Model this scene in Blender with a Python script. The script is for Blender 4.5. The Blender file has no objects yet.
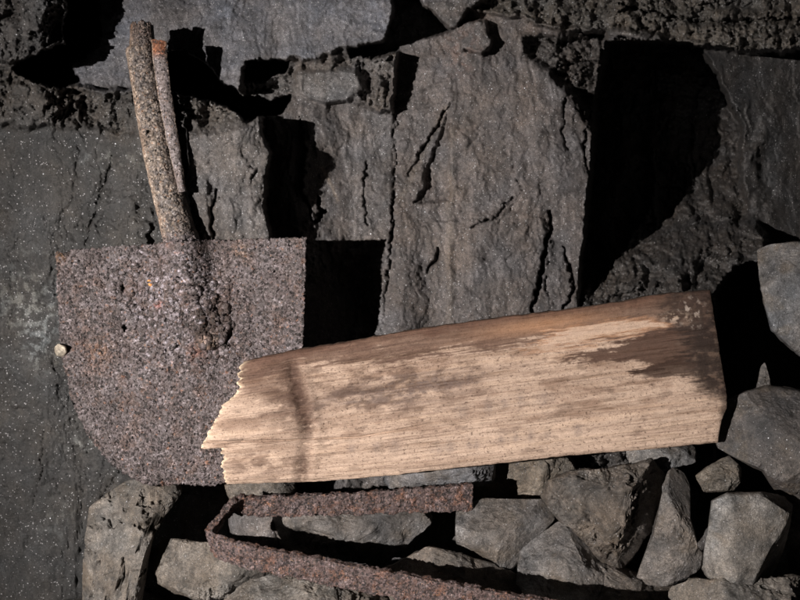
import bpy, math, random
import numpy as np
from mathutils import Vector

random.seed(4)
F = 860.0                       # focal length in photo pixels; 1 px is about 1 mm at 0.86 m
col = bpy.context.scene.collection

# ------------------------------------------------------------------ numpy noise
_rs = np.random.RandomState(11)
_perm = _rs.permutation(4096)
_grad = _rs.normal(size=(4096, 3)); _grad /= np.linalg.norm(_grad, axis=1)[:, None]

def _h(i, j, k):
    return _perm[(_perm[(_perm[i & 4095] + j) & 4095] + k) & 4095]

def perlin(p):
    """p (...,3) -> about -0.7..0.7"""
    sh = p.shape[:-1]; p = p.reshape(-1, 3)
    i = np.floor(p).astype(np.int64); f = p - i
    u = f * f * f * (f * (f * 6 - 15) + 10)
    out = np.zeros(len(p))
    for dx in (0, 1):
        wx = u[:, 0] if dx else 1 - u[:, 0]
        for dy in (0, 1):
            wy = u[:, 1] if dy else 1 - u[:, 1]
            for dz in (0, 1):
                wz = u[:, 2] if dz else 1 - u[:, 2]
                g = _grad[_h(i[:, 0] + dx, i[:, 1] + dy, i[:, 2] + dz)]
                d = (g[:, 0] * (f[:, 0] - dx) + g[:, 1] * (f[:, 1] - dy) + g[:, 2] * (f[:, 2] - dz))
                out += wx * wy * wz * d
    return out.reshape(sh)

def fbm(p, octv=4, gain=0.5, lac=2.03):
    a = 1.0; s = 0; q = p
    for _ in range(octv):
        s = s + a * perlin(q); q = q * lac + 17.3; a *= gain
    return s

def ridged(p, octv=4, gain=0.5):
    a = 1.0; s = 0; q = p
    for _ in range(octv):
        s = s + a * (0.5 - np.abs(perlin(q)) * 2); q = q * 2.07 + 9.1; a *= gain
    return s

def P3(x, y, z=0.0):
    return np.stack([x, y, np.zeros_like(x) + z], axis=-1)

def facets(x, y, cell, seed, tilt=0.6, mode='max'):
    """chipped rock relief: each jittered cell holds its own tilted plane"""
    gx = np.floor(x / cell).astype(np.int64); gy = np.floor(y / cell).astype(np.int64)
    best = np.full(x.shape, -1e9); near = np.full(x.shape, 1e9); val = np.zeros(x.shape)
    for dx in (-1, 0, 1):
        for dy in (-1, 0, 1):
            ix = gx + dx; iy = gy + dy
            hsh = _h(ix + seed * 31, iy + seed * 57, ix * 0 + seed)
            g = _grad[hsh]; g2 = _grad[(hsh * 7 + 3) & 4095]
            cx = (ix + 0.5 + g2[..., 0] * 0.45) * cell; cy = (iy + 0.5 + g2[..., 1] * 0.45) * cell
            ddx = (x - cx) / cell; ddy = (y - cy) / cell
            r = np.sqrt(ddx ** 2 + ddy ** 2)
            pl = g2[..., 2] * 0.35 + tilt * (g[..., 0] * ddx + g[..., 1] * ddy)
            if mode == 'max':
                best = np.maximum(best, pl - 0.9 * r)
            else:
                m = r < near
                near = np.where(m, r, near); val = np.where(m, pl, val)
    return best if mode == 'max' else val

def sstep(a, b, x):
    t = np.clip((x - a) / (b - a), 0, 1); return t * t * (3 - 2 * t)

def sdist(px, py, poly):
    """signed distance to a polygon, positive inside"""
    sh = px.shape; x = px.ravel(); y = py.ravel()
    d = np.full(x.shape, 1e18); inside = np.zeros(x.shape, bool)
    n = len(poly)
    for k in range(n):
        x0, y0 = poly[k]; x1, y1 = poly[(k + 1) % n]
        ex, ey = x1 - x0, y1 - y0
        t = np.clip(((x - x0) * ex + (y - y0) * ey) / (ex * ex + ey * ey + 1e-9), 0, 1)
        d = np.minimum(d, (x - x0 - t * ex) ** 2 + (y - y0 - t * ey) ** 2)
        c = ((y0 > y) != (y1 > y)) & (x < (x1 - x0) * (y - y0) / (y1 - y0 + 1e-12) + x0)
        inside ^= c
    d = np.sqrt(d)
    return np.where(inside, d, -d).reshape(sh)

def interp(pts, t):
    a = np.array(pts, float); return np.interp(t, a[:, 0], a[:, 1])

def blob(x, y, cx, cy, rx, ry=None, ang=0.0):
    ry = ry or rx
    c, s = math.cos(ang), math.sin(ang)
    dx = (x - cx) * c + (y - cy) * s; dy = -(x - cx) * s + (y - cy) * c
    return np.exp(-(dx / rx) ** 2 - (dy / ry) ** 2)

def polyline_d(x, y, pts):
    d = np.full(x.shape, 1e18)
    for (x0, y0), (x1, y1) in zip(pts[:-1], pts[1:]):
        ex, ey = x1 - x0, y1 - y0
        t = np.clip(((x - x0) * ex + (y - y0) * ey) / (ex * ex + ey * ey + 1e-9), 0, 1)
        d = np.minimum(d, (x - x0 - t * ex) ** 2 + (y - y0 - t * ey) ** 2)
    return np.sqrt(d)

def world(px, py, d):
    """photo direction and distance from the lens (m) -> metres"""
    return np.stack([(px - 400) / F * d, d + 0 * px, (300 - py) / F * d], axis=-1)

# ------------------------------------------------------------------ meshes
def link_mesh(name, V, faces, mat, parent=None, colour=None, origin=None, smooth=True):
    V = np.asarray(V, dtype=np.float64).reshape(-1, 3)
    if origin is None and parent is None:
        origin = np.array([V[:, 0].mean(), V[:, 1].mean(), V[:, 2].min()])
    if parent is not None:
        origin = np.array(parent.location)
    V = V - origin
    faces = np.asarray(faces, dtype=np.int32)
    me = bpy.data.meshes.new(name)
    me.vertices.add(len(V)); me.vertices.foreach_set('co', V.astype(np.float32).ravel())
    k = faces.shape[1]
    me.loops.add(faces.size); me.loops.foreach_set('vertex_index', faces.ravel())
    me.polygons.add(len(faces))
    me.polygons.foreach_set('loop_start', np.arange(0, faces.size, k, dtype=np.int32))
    me.polygons.foreach_set('loop_total', np.full(len(faces), k, dtype=np.int32))
    me.update(calc_edges=True); me.validate()
    if colour is not None:
        c = np.ones((len(V), 4), np.float32); c[:, :3] = np.asarray(colour).reshape(-1, 3)
        a = me.color_attributes.new('tint', 'FLOAT_COLOR', 'POINT'); a.data.foreach_set('color', c.ravel())
    me.polygons.foreach_set('use_smooth', np.full(len(me.polygons), smooth))
    me.materials.append(mat)
    o = bpy.data.objects.new(name, me); col.objects.link(o)
    if parent is not None:
        o.parent = parent
    else:
        o.location = origin
    return o

def tag(o, label=None, cat=None, group=None, kind=None):
    if label: o['label'] = label
    if cat: o['category'] = cat
    if group: o['group'] = group
    if kind: o['kind'] = kind
    return o

def grid_faces(nv, nu):
    i = np.arange(nv - 1)[:, None] * nu + np.arange(nu - 1)[None, :]
    i = i.ravel()
    return np.stack([i, i + nu, i + nu + 1, i + 1], axis=1)

def normals_of(G):
    du = np.gradient(G, axis=1); dv = np.gradient(G, axis=0)
    n = np.cross(dv, du); n /= np.linalg.norm(n, axis=-1)[..., None] + 1e-12
    return n

def solid(G, thick, hole=None, layers=1, N=None, flip=False):
    """closed plate: front grid G (nv,nu,3), its back pushed along the normal, sides stitched. Returns V, faces, layer index"""
    nv, nu = G.shape[:2]
    if N is None: N = normals_of(G)
    t = np.asarray(thick)
    if t.ndim == 2: t = t[..., None]
    f = grid_faces(nv, nu)
    if hole is not None:
        hv = hole.ravel(); f = f[~hv[f].all(axis=1)]
    Vs = [(G + N * t * (k / layers)).reshape(-1, 3) for k in range(layers + 1)]
    n = nv * nu
    e = np.concatenate([f[:, [0, 1]], f[:, [1, 2]], f[:, [2, 3]], f[:, [3, 0]]])
    key = np.minimum(e[:, 0], e[:, 1]).astype(np.int64) * n + np.maximum(e[:, 0], e[:, 1])
    u, inv, cnt = np.unique(key, return_inverse=True, return_counts=True)
    b = e[cnt[inv] == 1]
    parts = [f, f[:, ::-1] + n * layers]
    for k in range(layers):
        parts.append(np.stack([b[:, 1] + n * k, b[:, 0] + n * k, b[:, 0] + n * (k + 1), b[:, 1] + n * (k + 1)], axis=1))
    fc = np.concatenate(parts)
    V = np.concatenate(Vs)
    used, inv = np.unique(fc, return_inverse=True)
    lay = used // n
    return V[used], inv.reshape(fc.shape), used % n, lay

# ------------------------------------------------------------------ materials
class NT:
    def __init__(self, name):
        self.m = bpy.data.materials.new(name); self.m.use_nodes = True
        self.t = self.m.node_tree; self.t.nodes.clear()
        self.out = self.t.nodes.new('ShaderNodeOutputMaterial')
        self.b = self.t.nodes.new('ShaderNodeBsdfPrincipled')
        self.t.links.new(self.b.outputs[0], self.out.inputs['Surface'])
        self.tc = self.t.nodes.new('ShaderNodeTexCoord').outputs['Object']
    def n(self, typ, **kw):
        x = self.t.nodes.new(typ)
        for k, v in kw.items(): setattr(x, k, v)
        return x
    def l(self, a, b): self.t.links.new(a, b)
    def noise(self, scale, detail=4, rough=0.55, vec=None, dist=0.0):
        x = self.n('ShaderNodeTexNoise'); x.inputs['Scale'].default_value = scale
        x.inputs['Detail'].default_value = detail; x.inputs['Roughness'].default_value = rough
        x.inputs['Distortion'].default_value = dist
        self.l(vec or self.tc, x.inputs['Vector']); return x.outputs['Fac']
    def voro(self, scale, vec=None, feature='F1', out='Distance'):
        x = self.n('ShaderNodeTexVoronoi'); x.feature = feature
        x.inputs['Scale'].default_value = scale
        self.l(vec or self.tc, x.inputs['Vector']); return x.outputs[out]
    def ramp(self, fac, stops, interp='LINEAR'):
        x = self.n('ShaderNodeValToRGB'); cr = x.color_ramp; cr.interpolation = interp
        while len(cr.elements) < len(stops): cr.elements.new(0.5)
        for e, (p, c) in zip(cr.elements, stops):
            e.position = p; e.color = (c, c, c, 1) if not hasattr(c, '__len__') else (*c, 1)
        self.l(fac, x.inputs[0]); return x.outputs[0]
    def math(self, op, a, b=None, c=None, clamp=False):
        x = self.n('ShaderNodeMath', operation=op); x.use_clamp = clamp
        for k, v in enumerate((a, b, c)):
            if v is None: continue
            if isinstance(v, (int, float)): x.inputs[k].default_value = v
            else: self.l(v, x.inputs[k])
        return x.outputs[0]
    def mix(self, fac, a, b, mode='MIX'):
        x = self.n('ShaderNodeMix', data_type='RGBA', blend_type=mode)
        for k, v in ((0, fac), (6, a), (7, b)):
            if isinstance(v, (int, float)): x.inputs[k].default_value = v if k == 0 else (v, v, v, 1)
            elif hasattr(v, '__len__'): x.inputs[k].default_value = (*v, 1)
            else: self.l(v, x.inputs[k])
        return x.outputs[2]
    def attr(self):
        x = self.n('ShaderNodeAttribute'); x.attribute_name = 'tint'; return x.outputs['Color']
    def scaled(self, s):
        x = self.n('ShaderNodeMapping'); x.inputs['Scale'].default_value = s
        self.l(self.tc, x.inputs['Vector']); return x.outputs[0]
    def bump(self, h, dist, strength=1.0, prev=None):
        x = self.n('ShaderNodeBump'); x.inputs['Distance'].default_value = dist
        x.inputs['Strength'].default_value = strength
        self.l(h, x.inputs['Height'])
        if prev: self.l(prev, x.inputs['Normal'])
        return x.outputs[0]
    def finish(self, colour, rough, normal=None, spec=0.3):
        self.l(colour, self.b.inputs['Base Color'])
        if isinstance(rough, (int, float)): self.b.inputs['Roughness'].default_value = rough
        else: self.l(rough, self.b.inputs['Roughness'])
        self.b.inputs['Specular IOR Level'].default_value = spec
        if normal: self.l(normal, self.b.inputs['Normal'])
        return self.m

def rock_material(name, grit=1.0, glint=1.0):
    t = NT(name)
    c = t.attr()
    n1 = t.noise(45, 8, 0.62, dist=0.6); n2 = t.noise(330, 6, 0.75); n3 = t.noise(1000, 4, 0.7)
    c = t.mix(1.0, c, t.ramp(n1, [(0.25, 0.55), (0.5, 1.0), (0.78, 1.4)]), 'MULTIPLY')
    c = t.mix(0.9, c, t.ramp(n2, [(0.3, 0.45), (0.5, 0.98), (0.7, 1.7)]), 'MULTIPLY')
    c = t.mix(0.9, c, t.ramp(n3, [(0.3, 0.5), (0.5, 0.95), (0.68, 1.9)]), 'MULTIPLY')
    h = t.ramp(t.noise(19, 5, 0.6), [(0.35, (1.14, 0.97, 0.84)), (0.65, (0.92, 0.99, 1.12))])
    c = t.mix(0.6, c, h, 'MULTIPLY')
    # wet glints painted into the colour as pale specks of two sizes
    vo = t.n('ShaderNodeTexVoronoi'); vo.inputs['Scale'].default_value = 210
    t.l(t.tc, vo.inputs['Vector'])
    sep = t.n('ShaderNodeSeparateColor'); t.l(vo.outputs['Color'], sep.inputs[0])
    rad = t.math('MULTIPLY', t.math('POWER', sep.outputs[0], 9.0), 0.155 * glint)
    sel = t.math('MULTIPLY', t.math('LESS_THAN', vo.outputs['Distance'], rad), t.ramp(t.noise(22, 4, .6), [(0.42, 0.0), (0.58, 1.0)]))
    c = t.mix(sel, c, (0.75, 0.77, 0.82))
    vo2 = t.n('ShaderNodeTexVoronoi'); vo2.inputs['Scale'].default_value = 520
    t.l(t.tc, vo2.inputs['Vector'])
    sep2 = t.n('ShaderNodeSeparateColor'); t.l(vo2.outputs['Color'], sep2.inputs[0])
    rad2 = t.math('MULTIPLY', t.math('POWER', sep2.outputs[1], 5.0), 0.42 * glint)
    sel2 = t.math('LESS_THAN', vo2.outputs['Distance'], rad2)
    c = t.mix(t.math('MULTIPLY', sel2, 0.65), c, (0.42, 0.41, 0.42))
    nb = t.bump(n1, 0.003, 0.5)
    nb = t.bump(n2, 0.0021 * grit, 0.85, nb)
    nb = t.bump(n3, 0.0008 * grit, 0.9, nb)
    r = t.ramp(t.noise(120, 6, .7), [(0.35, 0.26), (0.6, 0.62)])
    return t.finish(c, r, nb, 0.55)

def rust_material(name, base=(0.108, 0.086, 0.083), orange=0.02, grain=520, pits=0.42):
    t = NT(name)
    a = t.attr()
    def cells(scale, seedvec):
        vc = t.n('ShaderNodeTexVoronoi'); vc.inputs['Scale'].default_value = scale
        wv = t.n('ShaderNodeVectorMath', operation='MULTIPLY_ADD')
        nz = t.n('ShaderNodeTexNoise'); nz.inputs['Scale'].default_value = 700; nz.inputs['Detail'].default_value = 3
        t.l(t.tc, nz.inputs['Vector'])
        t.l(nz.outputs['Color'], wv.inputs[0]); wv.inputs[1].default_value = (0.0028,) * 3
        ad = t.n('ShaderNodeVectorMath', operation='ADD'); t.l(t.tc, ad.inputs[0]); ad.inputs[1].default_value = seedvec
        t.l(ad.outputs[0], wv.inputs[2]); t.l(wv.outputs[0], vc.inputs['Vector'])
        sp = t.n('ShaderNodeSeparateColor'); t.l(vc.outputs['Color'], sp.inputs[0])
        return vc, sp
    v1, s1 = cells(grain, (0, 0, 0)); v2, s2 = cells(grain * .66, (3, 1, 2))
    b = base
    g = t.ramp(s1.outputs[0], [(0.0, tuple(x * .55 for x in b)), (0.3, tuple(x * .85 for x in b)), (0.6, (b[0] * 1.02, b[1] * 1.06, b[2] * 1.12)),
                               (0.88, (b[0] * 1.35, b[1] * 1.4, b[2] * 1.5)), (0.98, (b[0] * 2.2, b[1] * 2.4, b[2] * 2.6))])
    o = t.ramp(s1.outputs[1], [(1 - orange, 0.0), (1 - orange + 0.03, 1.0)])
    g = t.mix(t.math('MULTIPLY', o, 0.7), g, (0.18, 0.10, 0.06))
    n = t.noise(40, 6, 0.65)
    g = t.mix(1.0, g, t.ramp(n, [(0.3, (0.80, .72, .68)), (0.7, (1.18, 1.2, 1.22))]), 'MULTIPLY')
    g = t.mix(0.9, g, t.ramp(t.noise(1200, 3, .7), [(0.3, .5), (0.7, 1.5)]), 'MULTIPLY')
    g = t.mix(1.0, g, a, 'MULTIPLY')
    # open black pits between the grains
    pr = t.math('MULTIPLY', t.math('POWER', s2.outputs[0], 2.2), pits * 1.4)
    pit = t.math('SUBTRACT', 1.0, t.ramp(t.math('SUBTRACT', v2.outputs['Distance'], pr), [(0.0, 0.0), (0.08, 1.0)]))
    g = t.mix(t.math('MULTIPLY', pit, 0.88), g, (0.014, 0.010, 0.009))
    hgt = t.math('ADD', t.math('MULTIPLY', s1.outputs[0], 0.5), t.math('MULTIPLY', v1.outputs['Distance'], -0.5))
    nb = t.bump(t.noise(120, 6, .7), 0.0022, 0.8)
    nb = t.bump(hgt, 0.0009, 0.9, nb)
    nb = t.bump(pit, -0.0012, 0.9, nb)
    nb = t.bump(t.noise(1300, 3), 0.0006, 0.8, nb)
    r = t.ramp(s1.outputs[2], [(0.0, 0.33), (0.25, 0.55), (1.0, 0.8)])
    return t.finish(g, r, nb, 0.5)

def wood_material():
    t = NT('weathered_wood')
    a = t.attr()
    # grain runs along the board's length, close to the object's x axis tipped 8.8 degrees
    mp = t.n('ShaderNodeMapping'); mp.inputs['Rotation'].default_value = (0, math.radians(7.5), 0)
    t.l(t.tc, mp.inputs['Vector'])
    m2 = t.n('ShaderNodeMapping'); m2.inputs['Scale'].default_value = (3.5, 110, 110); t.l(mp.outputs[0], m2.inputs['Vector'])
    m3 = t.n('ShaderNodeMapping'); m3.inputs['Scale'].default_value = (14, 520, 520); t.l(mp.outputs[0], m3.inputs['Vector'])
    n1 = t.noise(1.0, 5, .6, m2.outputs[0], 0.4); n2 = t.noise(1.0, 4, .65, m3.outputs[0], 0.3)
    n3 = t.noise(300, 6, .75)
    c = t.mix(1.0, a, t.ramp(n1, [(0.28, (0.70, .66, .62)), (0.5, (1, 1, 1)), (0.75, (1.13, 1.1, 1.04))]), 'MULTIPLY')
    c = t.mix(0.8, c, t.ramp(n2, [(0.30, (0.62, .56, .50)), (0.45, (1, 1, 1)), (0.7, (1.12, 1.12, 1.12))]), 'MULTIPLY')
    # dirt in the pores
    p = t.ramp(t.noise(1000, 3, .7), [(0.30, 1.0), (0.40, 0.0)])
    c = t.mix(t.math('MULTIPLY', p, 0.6), c, (0.06, .042, .03))
    m4 = t.n('ShaderNodeMapping'); m4.inputs['Scale'].default_value = (650, 1100, 1100); t.l(mp.outputs[0], m4.inputs['Vector'])
    sp = t.ramp(t.noise(1.0, 3, .7, m4.outputs[0]), [(0.33, 1.0), (0.40, 0.0)])
    spm = t.ramp(t.noise(30, 4, .6), [(0.4, 0.25), (0.65, 1.0)])
    c = t.mix(t.math('MULTIPLY', t.math('MULTIPLY', sp, spm), 0.75), c, (0.07, .045, .032))
    c = t.mix(0.8, c, t.ramp(t.noise(1500, 3, .7), [(0.3, .72), (0.7, 1.28)]), 'MULTIPLY')
    nb = t.bump(n1, 0.0035, 0.6); nb = t.bump(n2, 0.0012, 0.9, nb); nb = t.bump(n3, 0.0012, 0.5, nb)
    return t.finish(c, 0.82, nb, 0.2)

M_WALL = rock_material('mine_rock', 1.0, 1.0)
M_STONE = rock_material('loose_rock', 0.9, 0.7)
M_RUST = rust_material('granular_rust')
M_SOCK = rust_material('scaled_socket_rust', (0.112, 0.093, 0.082), 0.04, 560, .35)
M_STRAP = rust_material('flaking_red_rust', (0.092, 0.060, 0.053), 0.06, 700, .5)
M_WOOD = wood_material()

# ------------------------------------------------------------------ rock wall
def build_wall():
    px1 = np.concatenate([np.arange(-320, -10, 6.0), np.arange(-10, 812, 1.15), np.arange(812, 1150, 6.0)])
    py1 = np.concatenate([np.arange(-300, -10, 6.0), np.arange(-10, 500, 1.15), np.arange(500, 800, 5.0)])
    X, Y = np.meshgrid(px1, py1)
    # ragged outlines: warp the lookup position
    wx = fbm(P3(X / 45, Y / 45, 3.1), 5, .55); wy = fbm(P3(X / 45, Y / 45, 8.7), 5, .55)
    hx = fbm(P3(X / 8, Y / 8, 5.1), 4, .6); hy = fbm(P3(X / 8, Y / 8, 9.3), 4, .6)
    x = X + 8 * wx + 2.6 * hx; y = Y + 8 * wy + 2.6 * hy
    sx = X + 3 * wx + 1.3 * hx; sy = Y + 3 * wy + 1.3 * hy            # gentler warp
    D = 0.955 + 0 * X                           # metres from the lens
    rough = np.full(X.shape, 0.35)              # how chipped
    T = np.zeros(X.shape + (3,)); T[:] = (0.075, 0.069, 0.066)

    def region(poly, depth, w=2.0, r=None, tint=None, warp='hard', tw=6):
        nonlocal D, rough, T
        a, b = (x, y) if warp == 'hard' else (sx, sy)
        m = sstep(-w, w, sdist(a, b, poly))
        dep = depth(X, Y) if callable(depth) else depth
        D = D * (1 - m) + dep * m
        mt = sstep(-tw, tw, sdist(a, b, poly))
        if r is not None: rough = rough * (1 - mt) + r * mt
        if tint is not None: T = T * (1 - mt[..., None]) + np.array(tint) * mt[..., None]

    # middle wall behind the spade, falling away to the right until it is 12 cm behind the blade
    region([(230, 60), (420, 60), (420, 700), (230, 700)],
           lambda a, b: interp([(255, .925), (285, .935), (315, .955), (345, .975), (385, .985), (430, .985)], a + .25 * (170 - np.clip(b, 90, 240))) - .00022 * np.clip(b - 238, 0, 120), 2, .32, (0.096, 0.088, 0.085))
    # left wall, dark and smooth, a little behind the blade
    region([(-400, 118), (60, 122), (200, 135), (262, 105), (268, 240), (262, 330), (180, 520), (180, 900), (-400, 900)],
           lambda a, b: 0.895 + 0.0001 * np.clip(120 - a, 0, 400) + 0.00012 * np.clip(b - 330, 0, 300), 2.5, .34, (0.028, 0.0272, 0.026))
    region([(186, 126), (200, 100), (262, 105), (266, 150), (270, 240), (262, 330), (196, 330)], lambda a, b: 0.874 + 0 * a, 2.5, .40, (0.084, 0.079, 0.077), tw=10)
    # rough crumbly band that runs left to right under the upper blocks
    region([(-400, 55), (20, 62), (60, 85), (120, 85), (170, 80), (212, 94), (250, 108), (250, 122), (200, 132), (120, 136), (60, 128), (-400, 124)],
           lambda a, b: 0.890 + 0 * a, 5, 1.0, (0.058, 0.052, 0.046), tw=10)
    # upper left rough shoulder and a slot, stretched and darkened to make the shoulder's cast shadow
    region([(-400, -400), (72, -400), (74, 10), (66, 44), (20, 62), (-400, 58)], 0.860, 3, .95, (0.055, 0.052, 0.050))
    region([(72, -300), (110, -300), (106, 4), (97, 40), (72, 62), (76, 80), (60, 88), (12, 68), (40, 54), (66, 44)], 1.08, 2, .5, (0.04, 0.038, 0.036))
    # upper block, bluish, with a ragged lower lip
    region([(106, -400), (620, -400), (470, -10), (402, 4), (394, 36), (330, 54), (286, 60), (262, 66), (250, 62), (246, 84), (236, 94), (214, 82), (190, 74), (165, 76), (125, 94), (78, 88), (72, 62), (98, 45)],
           lambda a, b: 0.943 + 0.00003 * (a - 200) - 0.0002 * np.clip(b - 20, -80, 60), 2.5, .34, (0.108, 0.110, 0.121))
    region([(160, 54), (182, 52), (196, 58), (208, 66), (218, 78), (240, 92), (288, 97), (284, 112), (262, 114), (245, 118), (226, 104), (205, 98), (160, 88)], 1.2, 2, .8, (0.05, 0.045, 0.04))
    # band between the upper block and pillar: small broken block and the crevice
    region([(246, 64), (262, 68), (290, 62), (330, 57), (396, 40), (398, 62), (392, 112), (330, 96), (285, 98), (240, 96)],
           lambda a, b: .962 + 0 * a, 3, 1.0, (0.088, 0.080, 0.074), tw=8)
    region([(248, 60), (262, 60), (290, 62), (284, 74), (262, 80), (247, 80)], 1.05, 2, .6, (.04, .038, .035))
    region([(300, 74), (322, 70), (354, 71), (362, 86), (348, 101), (325, 104), (312, 100), (298, 92)], 0.953, 2.5, .15, (0.110, 0.104, 0.100), 'soft')
    region([(392, -60), (420, 4), (458, 28), (400, 48), (385, 53), (350, 58), (350, 52), (386, 40), (396, 10)], 1.06, 2.5, .7, (0.05, 0.046, 0.044))  # upper block's cast shadow put in as a deep, dark-tinted wedge
    # central pillar
    region([(398, 44), (458, 28), (470, 8), (600, 20), (607, 48), (596, 100), (592, 170), (586, 235), (577, 300), (574, 460), (384, 460), (380, 330), (391, 235), (394, 120)],
           lambda a, b: 0.972 + 0.00011 * np.abs(a - 470) + 0.00006 * (300 - b) - .00022 * np.clip(b - 238, 0, 120) * sstep(440, 395, a), 2.2, .38, (0.086, 0.076, 0.072), 'soft')
    region([(520, 34), (606, 34), (606, 60), (596, 110), (594, 130), (570, 90), (548, 74), (530, 64)], lambda a, b: 0.995 + .0006 * (a - 530), 6, 1.1, (0.055, 0.049, 0.045), tw=8)
    region([(456, 26), (486, 20), (492, 40), (480, 54), (462, 50)], .965, 2, .2, (0.105, 0.094, 0.088))
    # the deep recess right of the pillar; its back comes forward towards the bottom
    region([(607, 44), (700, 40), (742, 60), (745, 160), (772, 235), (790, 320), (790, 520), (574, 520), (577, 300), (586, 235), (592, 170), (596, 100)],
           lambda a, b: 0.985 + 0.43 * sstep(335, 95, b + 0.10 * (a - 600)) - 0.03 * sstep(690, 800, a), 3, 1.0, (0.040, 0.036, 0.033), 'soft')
    # right hand wall and the mossy ledge above
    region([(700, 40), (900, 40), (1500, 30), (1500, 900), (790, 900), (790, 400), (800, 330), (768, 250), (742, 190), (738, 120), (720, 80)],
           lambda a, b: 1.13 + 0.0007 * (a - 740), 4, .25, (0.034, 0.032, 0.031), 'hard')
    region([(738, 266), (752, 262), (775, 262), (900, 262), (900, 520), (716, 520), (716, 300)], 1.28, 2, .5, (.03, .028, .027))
    region([(470, 8), (490, -10), (620, -400), (1500, -400), (1500, 40), (900, 48), (760, 50), (700, 44), (640, 34), (600, 36), (540, 24)],
           lambda a, b: 0.985 + 0.0001 * (a - 600) - 0.0007 * np.clip(b - 5, 0, 40), 3, 1.1, (0.062, 0.056, 0.048))

    # slow undulation, slaty terraces, chipped facets and grain
    flat = (np.abs(np.gradient(D, axis=0)) + np.abs(np.gradient(D, axis=1))) < .003
    D += 0.012 * fbm(P3(X / 150, Y / 150, 1.0), 3)
    patch = sstep(-.25, .30, fbm(P3(X / 55, Y / 70, 14.0), 3))          # smooth faces beside broken ones
    rr = rough * (.12 + 1.15 * np.maximum(patch, sstep(.7, 1.0, rough)))
    D0 = D.copy()
    fx = X + 10 * wx + 3 * hx; fy = Y + 10 * wy + 3 * hy
    def terrace(h, n, sharp=.09):
        k = h * n; f = np.floor(k); return (f + sstep(.5 - sharp, .5 + sharp, k - f)) / n
    D -= rough * 0.034 * terrace(fbm(P3(fx / 60, fy / 120, 71.0), 4, .5), 7)
    D -= rr * 0.011 * terrace(fbm(P3(fx / 22, fy / 42, 75.0), 4, .55), 6)
    D -= rough * 0.026 * (facets(fx * 1.25, fy * .85, 62, 3, .9) + 0.35)
    D -= rr * 0.012 * (facets(fx * 1.3, fy * .8, 25, 5, .8) + 0.35)
    D -= rr * 0.005 * facets(fx * 1.2, fy, 15, 8, .9, 'step')
    D -= rr * 0.0045 * facets(fx, fy, 7, 9, .9)
    D += rr * 0.0032 * fbm(P3(X / 9, Y / 11, 4.4), 5, .6)
    D += 0.0006 * fbm(P3(X / 5, Y / 6, 7.7), 4, .65)
    r1 = sstep(.7, 1.2, rough)
    hz = r1 * sstep(150, 110, Y)
    r1 = r1 - hz
    D += hz * .017
    D -= hz * (0.014 * facets(fx * .5, fy * 2.2 + 6 * wx, 22, 31, .8) + .007 * facets(fx * .7, fy * 1.9, 9, 33, .9, 'step') + .012 * terrace(fbm(P3(X / 60, Y / 13, 78.), 4, .55), 5) + .006 * fbm(P3(X / 14, Y / 7, 79.), 5, .65))
    D -= r1 * (0.008 * facets(fx, fy * 1.3, 13, 12, .9, 'step') + .005 * facets(fx * 1.1, fy * 1.4, 6, 14, .9, 'step') - 0.012 * fbm(P3(X / 26, Y / 15, 2.2), 5, .62))
    disp = D - D0; disp -= np.median(disp); lim = np.where(X < 310, .005 + .015 * sstep(.6, 1., rough) * sstep(20, 50, np.abs(X - 160)), .03)
    D = D0 + np.where(disp < 0, -lim * np.tanh(-disp / lim), disp)
    # vertical folds at the back of the recess
    rec = sstep(595, 625, X) * sstep(790, 750, X) * sstep(90, 120, Y)
    D -= rec * (0.030 * ridged(P3((X + .35 * Y) / 46 + 0.5 * wx, Y / 105 + .4 * wy, 5.5), 2, .4) + .010 * (facets(fx * 1.5, fy * .6, 20, 21, .9)))

    # cracks: open partings that pinch out, one side standing a little higher
    jx = fbm(P3(X / 13, Y / 13, 33.), 4, .6); jy = fbm(P3(X / 13, Y / 13, 36.), 4, .6); jw = fbm(P3(X / 7, Y / 7, 38.), 3, .6)
    def crack(pts, depth, w, step=0.0):
        nonlocal D
        a = np.array(pts, float)
        qx = X + 5 * jx; qy = Y + 5 * jy
        bb = (X > a[:, 0].min() - 30) & (X < a[:, 0].max() + 30) & (Y > a[:, 1].min() - 30) & (Y < a[:, 1].max() + 30)
        xx = qx[bb]; yy = qy[bb]
        L = np.r_[0, np.cumsum(np.hypot(*np.diff(a, axis=0).T))]
        d = np.full(xx.shape, 1e9); tt = np.zeros(xx.shape); sd = np.zeros(xx.shape)
        for k in range(len(a) - 1):
            e = a[k + 1] - a[k]; t = np.clip(((xx - a[k, 0]) * e[0] + (yy - a[k, 1]) * e[1]) / (e @ e), 0, 1)
            dd = np.hypot(xx - a[k, 0] - t * e[0], yy - a[k, 1] - t * e[1]); m = dd < d
            d = np.where(m, dd, d); tt = np.where(m, (L[k] + t * np.hypot(*e)) / L[-1], tt)
            sd = np.where(m, np.sign(e[0] * (yy - a[k, 1]) - e[1] * (xx - a[k, 0])), sd)
        ww = w * np.clip(np.sin(np.pi * np.clip(tt, 0.02, .98)), 0, 1) ** .7 * np.clip(.75 + 1.1 * jw[bb], .1, 1.6)
        D[bb] += depth * sstep(ww + .9, ww * .3, d) + step * sd * np.exp(-d / 9) * np.sin(np.pi * tt)
    crack([(550, 212), (549, 235), (542, 262), (538, 285), (532, 314)], 0.05, 2.9, .002)
    crack([(563, 248), (572, 275), (574, 290), (562, 316)], 0.025, 1.5, .002)
    crack([(448, 104), (438, 124), (426, 142), (408, 175)], 0.008, 1.5, -.004)
    crack([(318, 196), (322, 212), (314, 224)], 0.03, 3.2)
    crack([(299, 112), (304, 150), (302, 185), (312, 220)], 0.012, 2.0, .004)
    crack([(367, 160), (364, 195), (366, 225)], 0.010, 1.0, .002)
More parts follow.
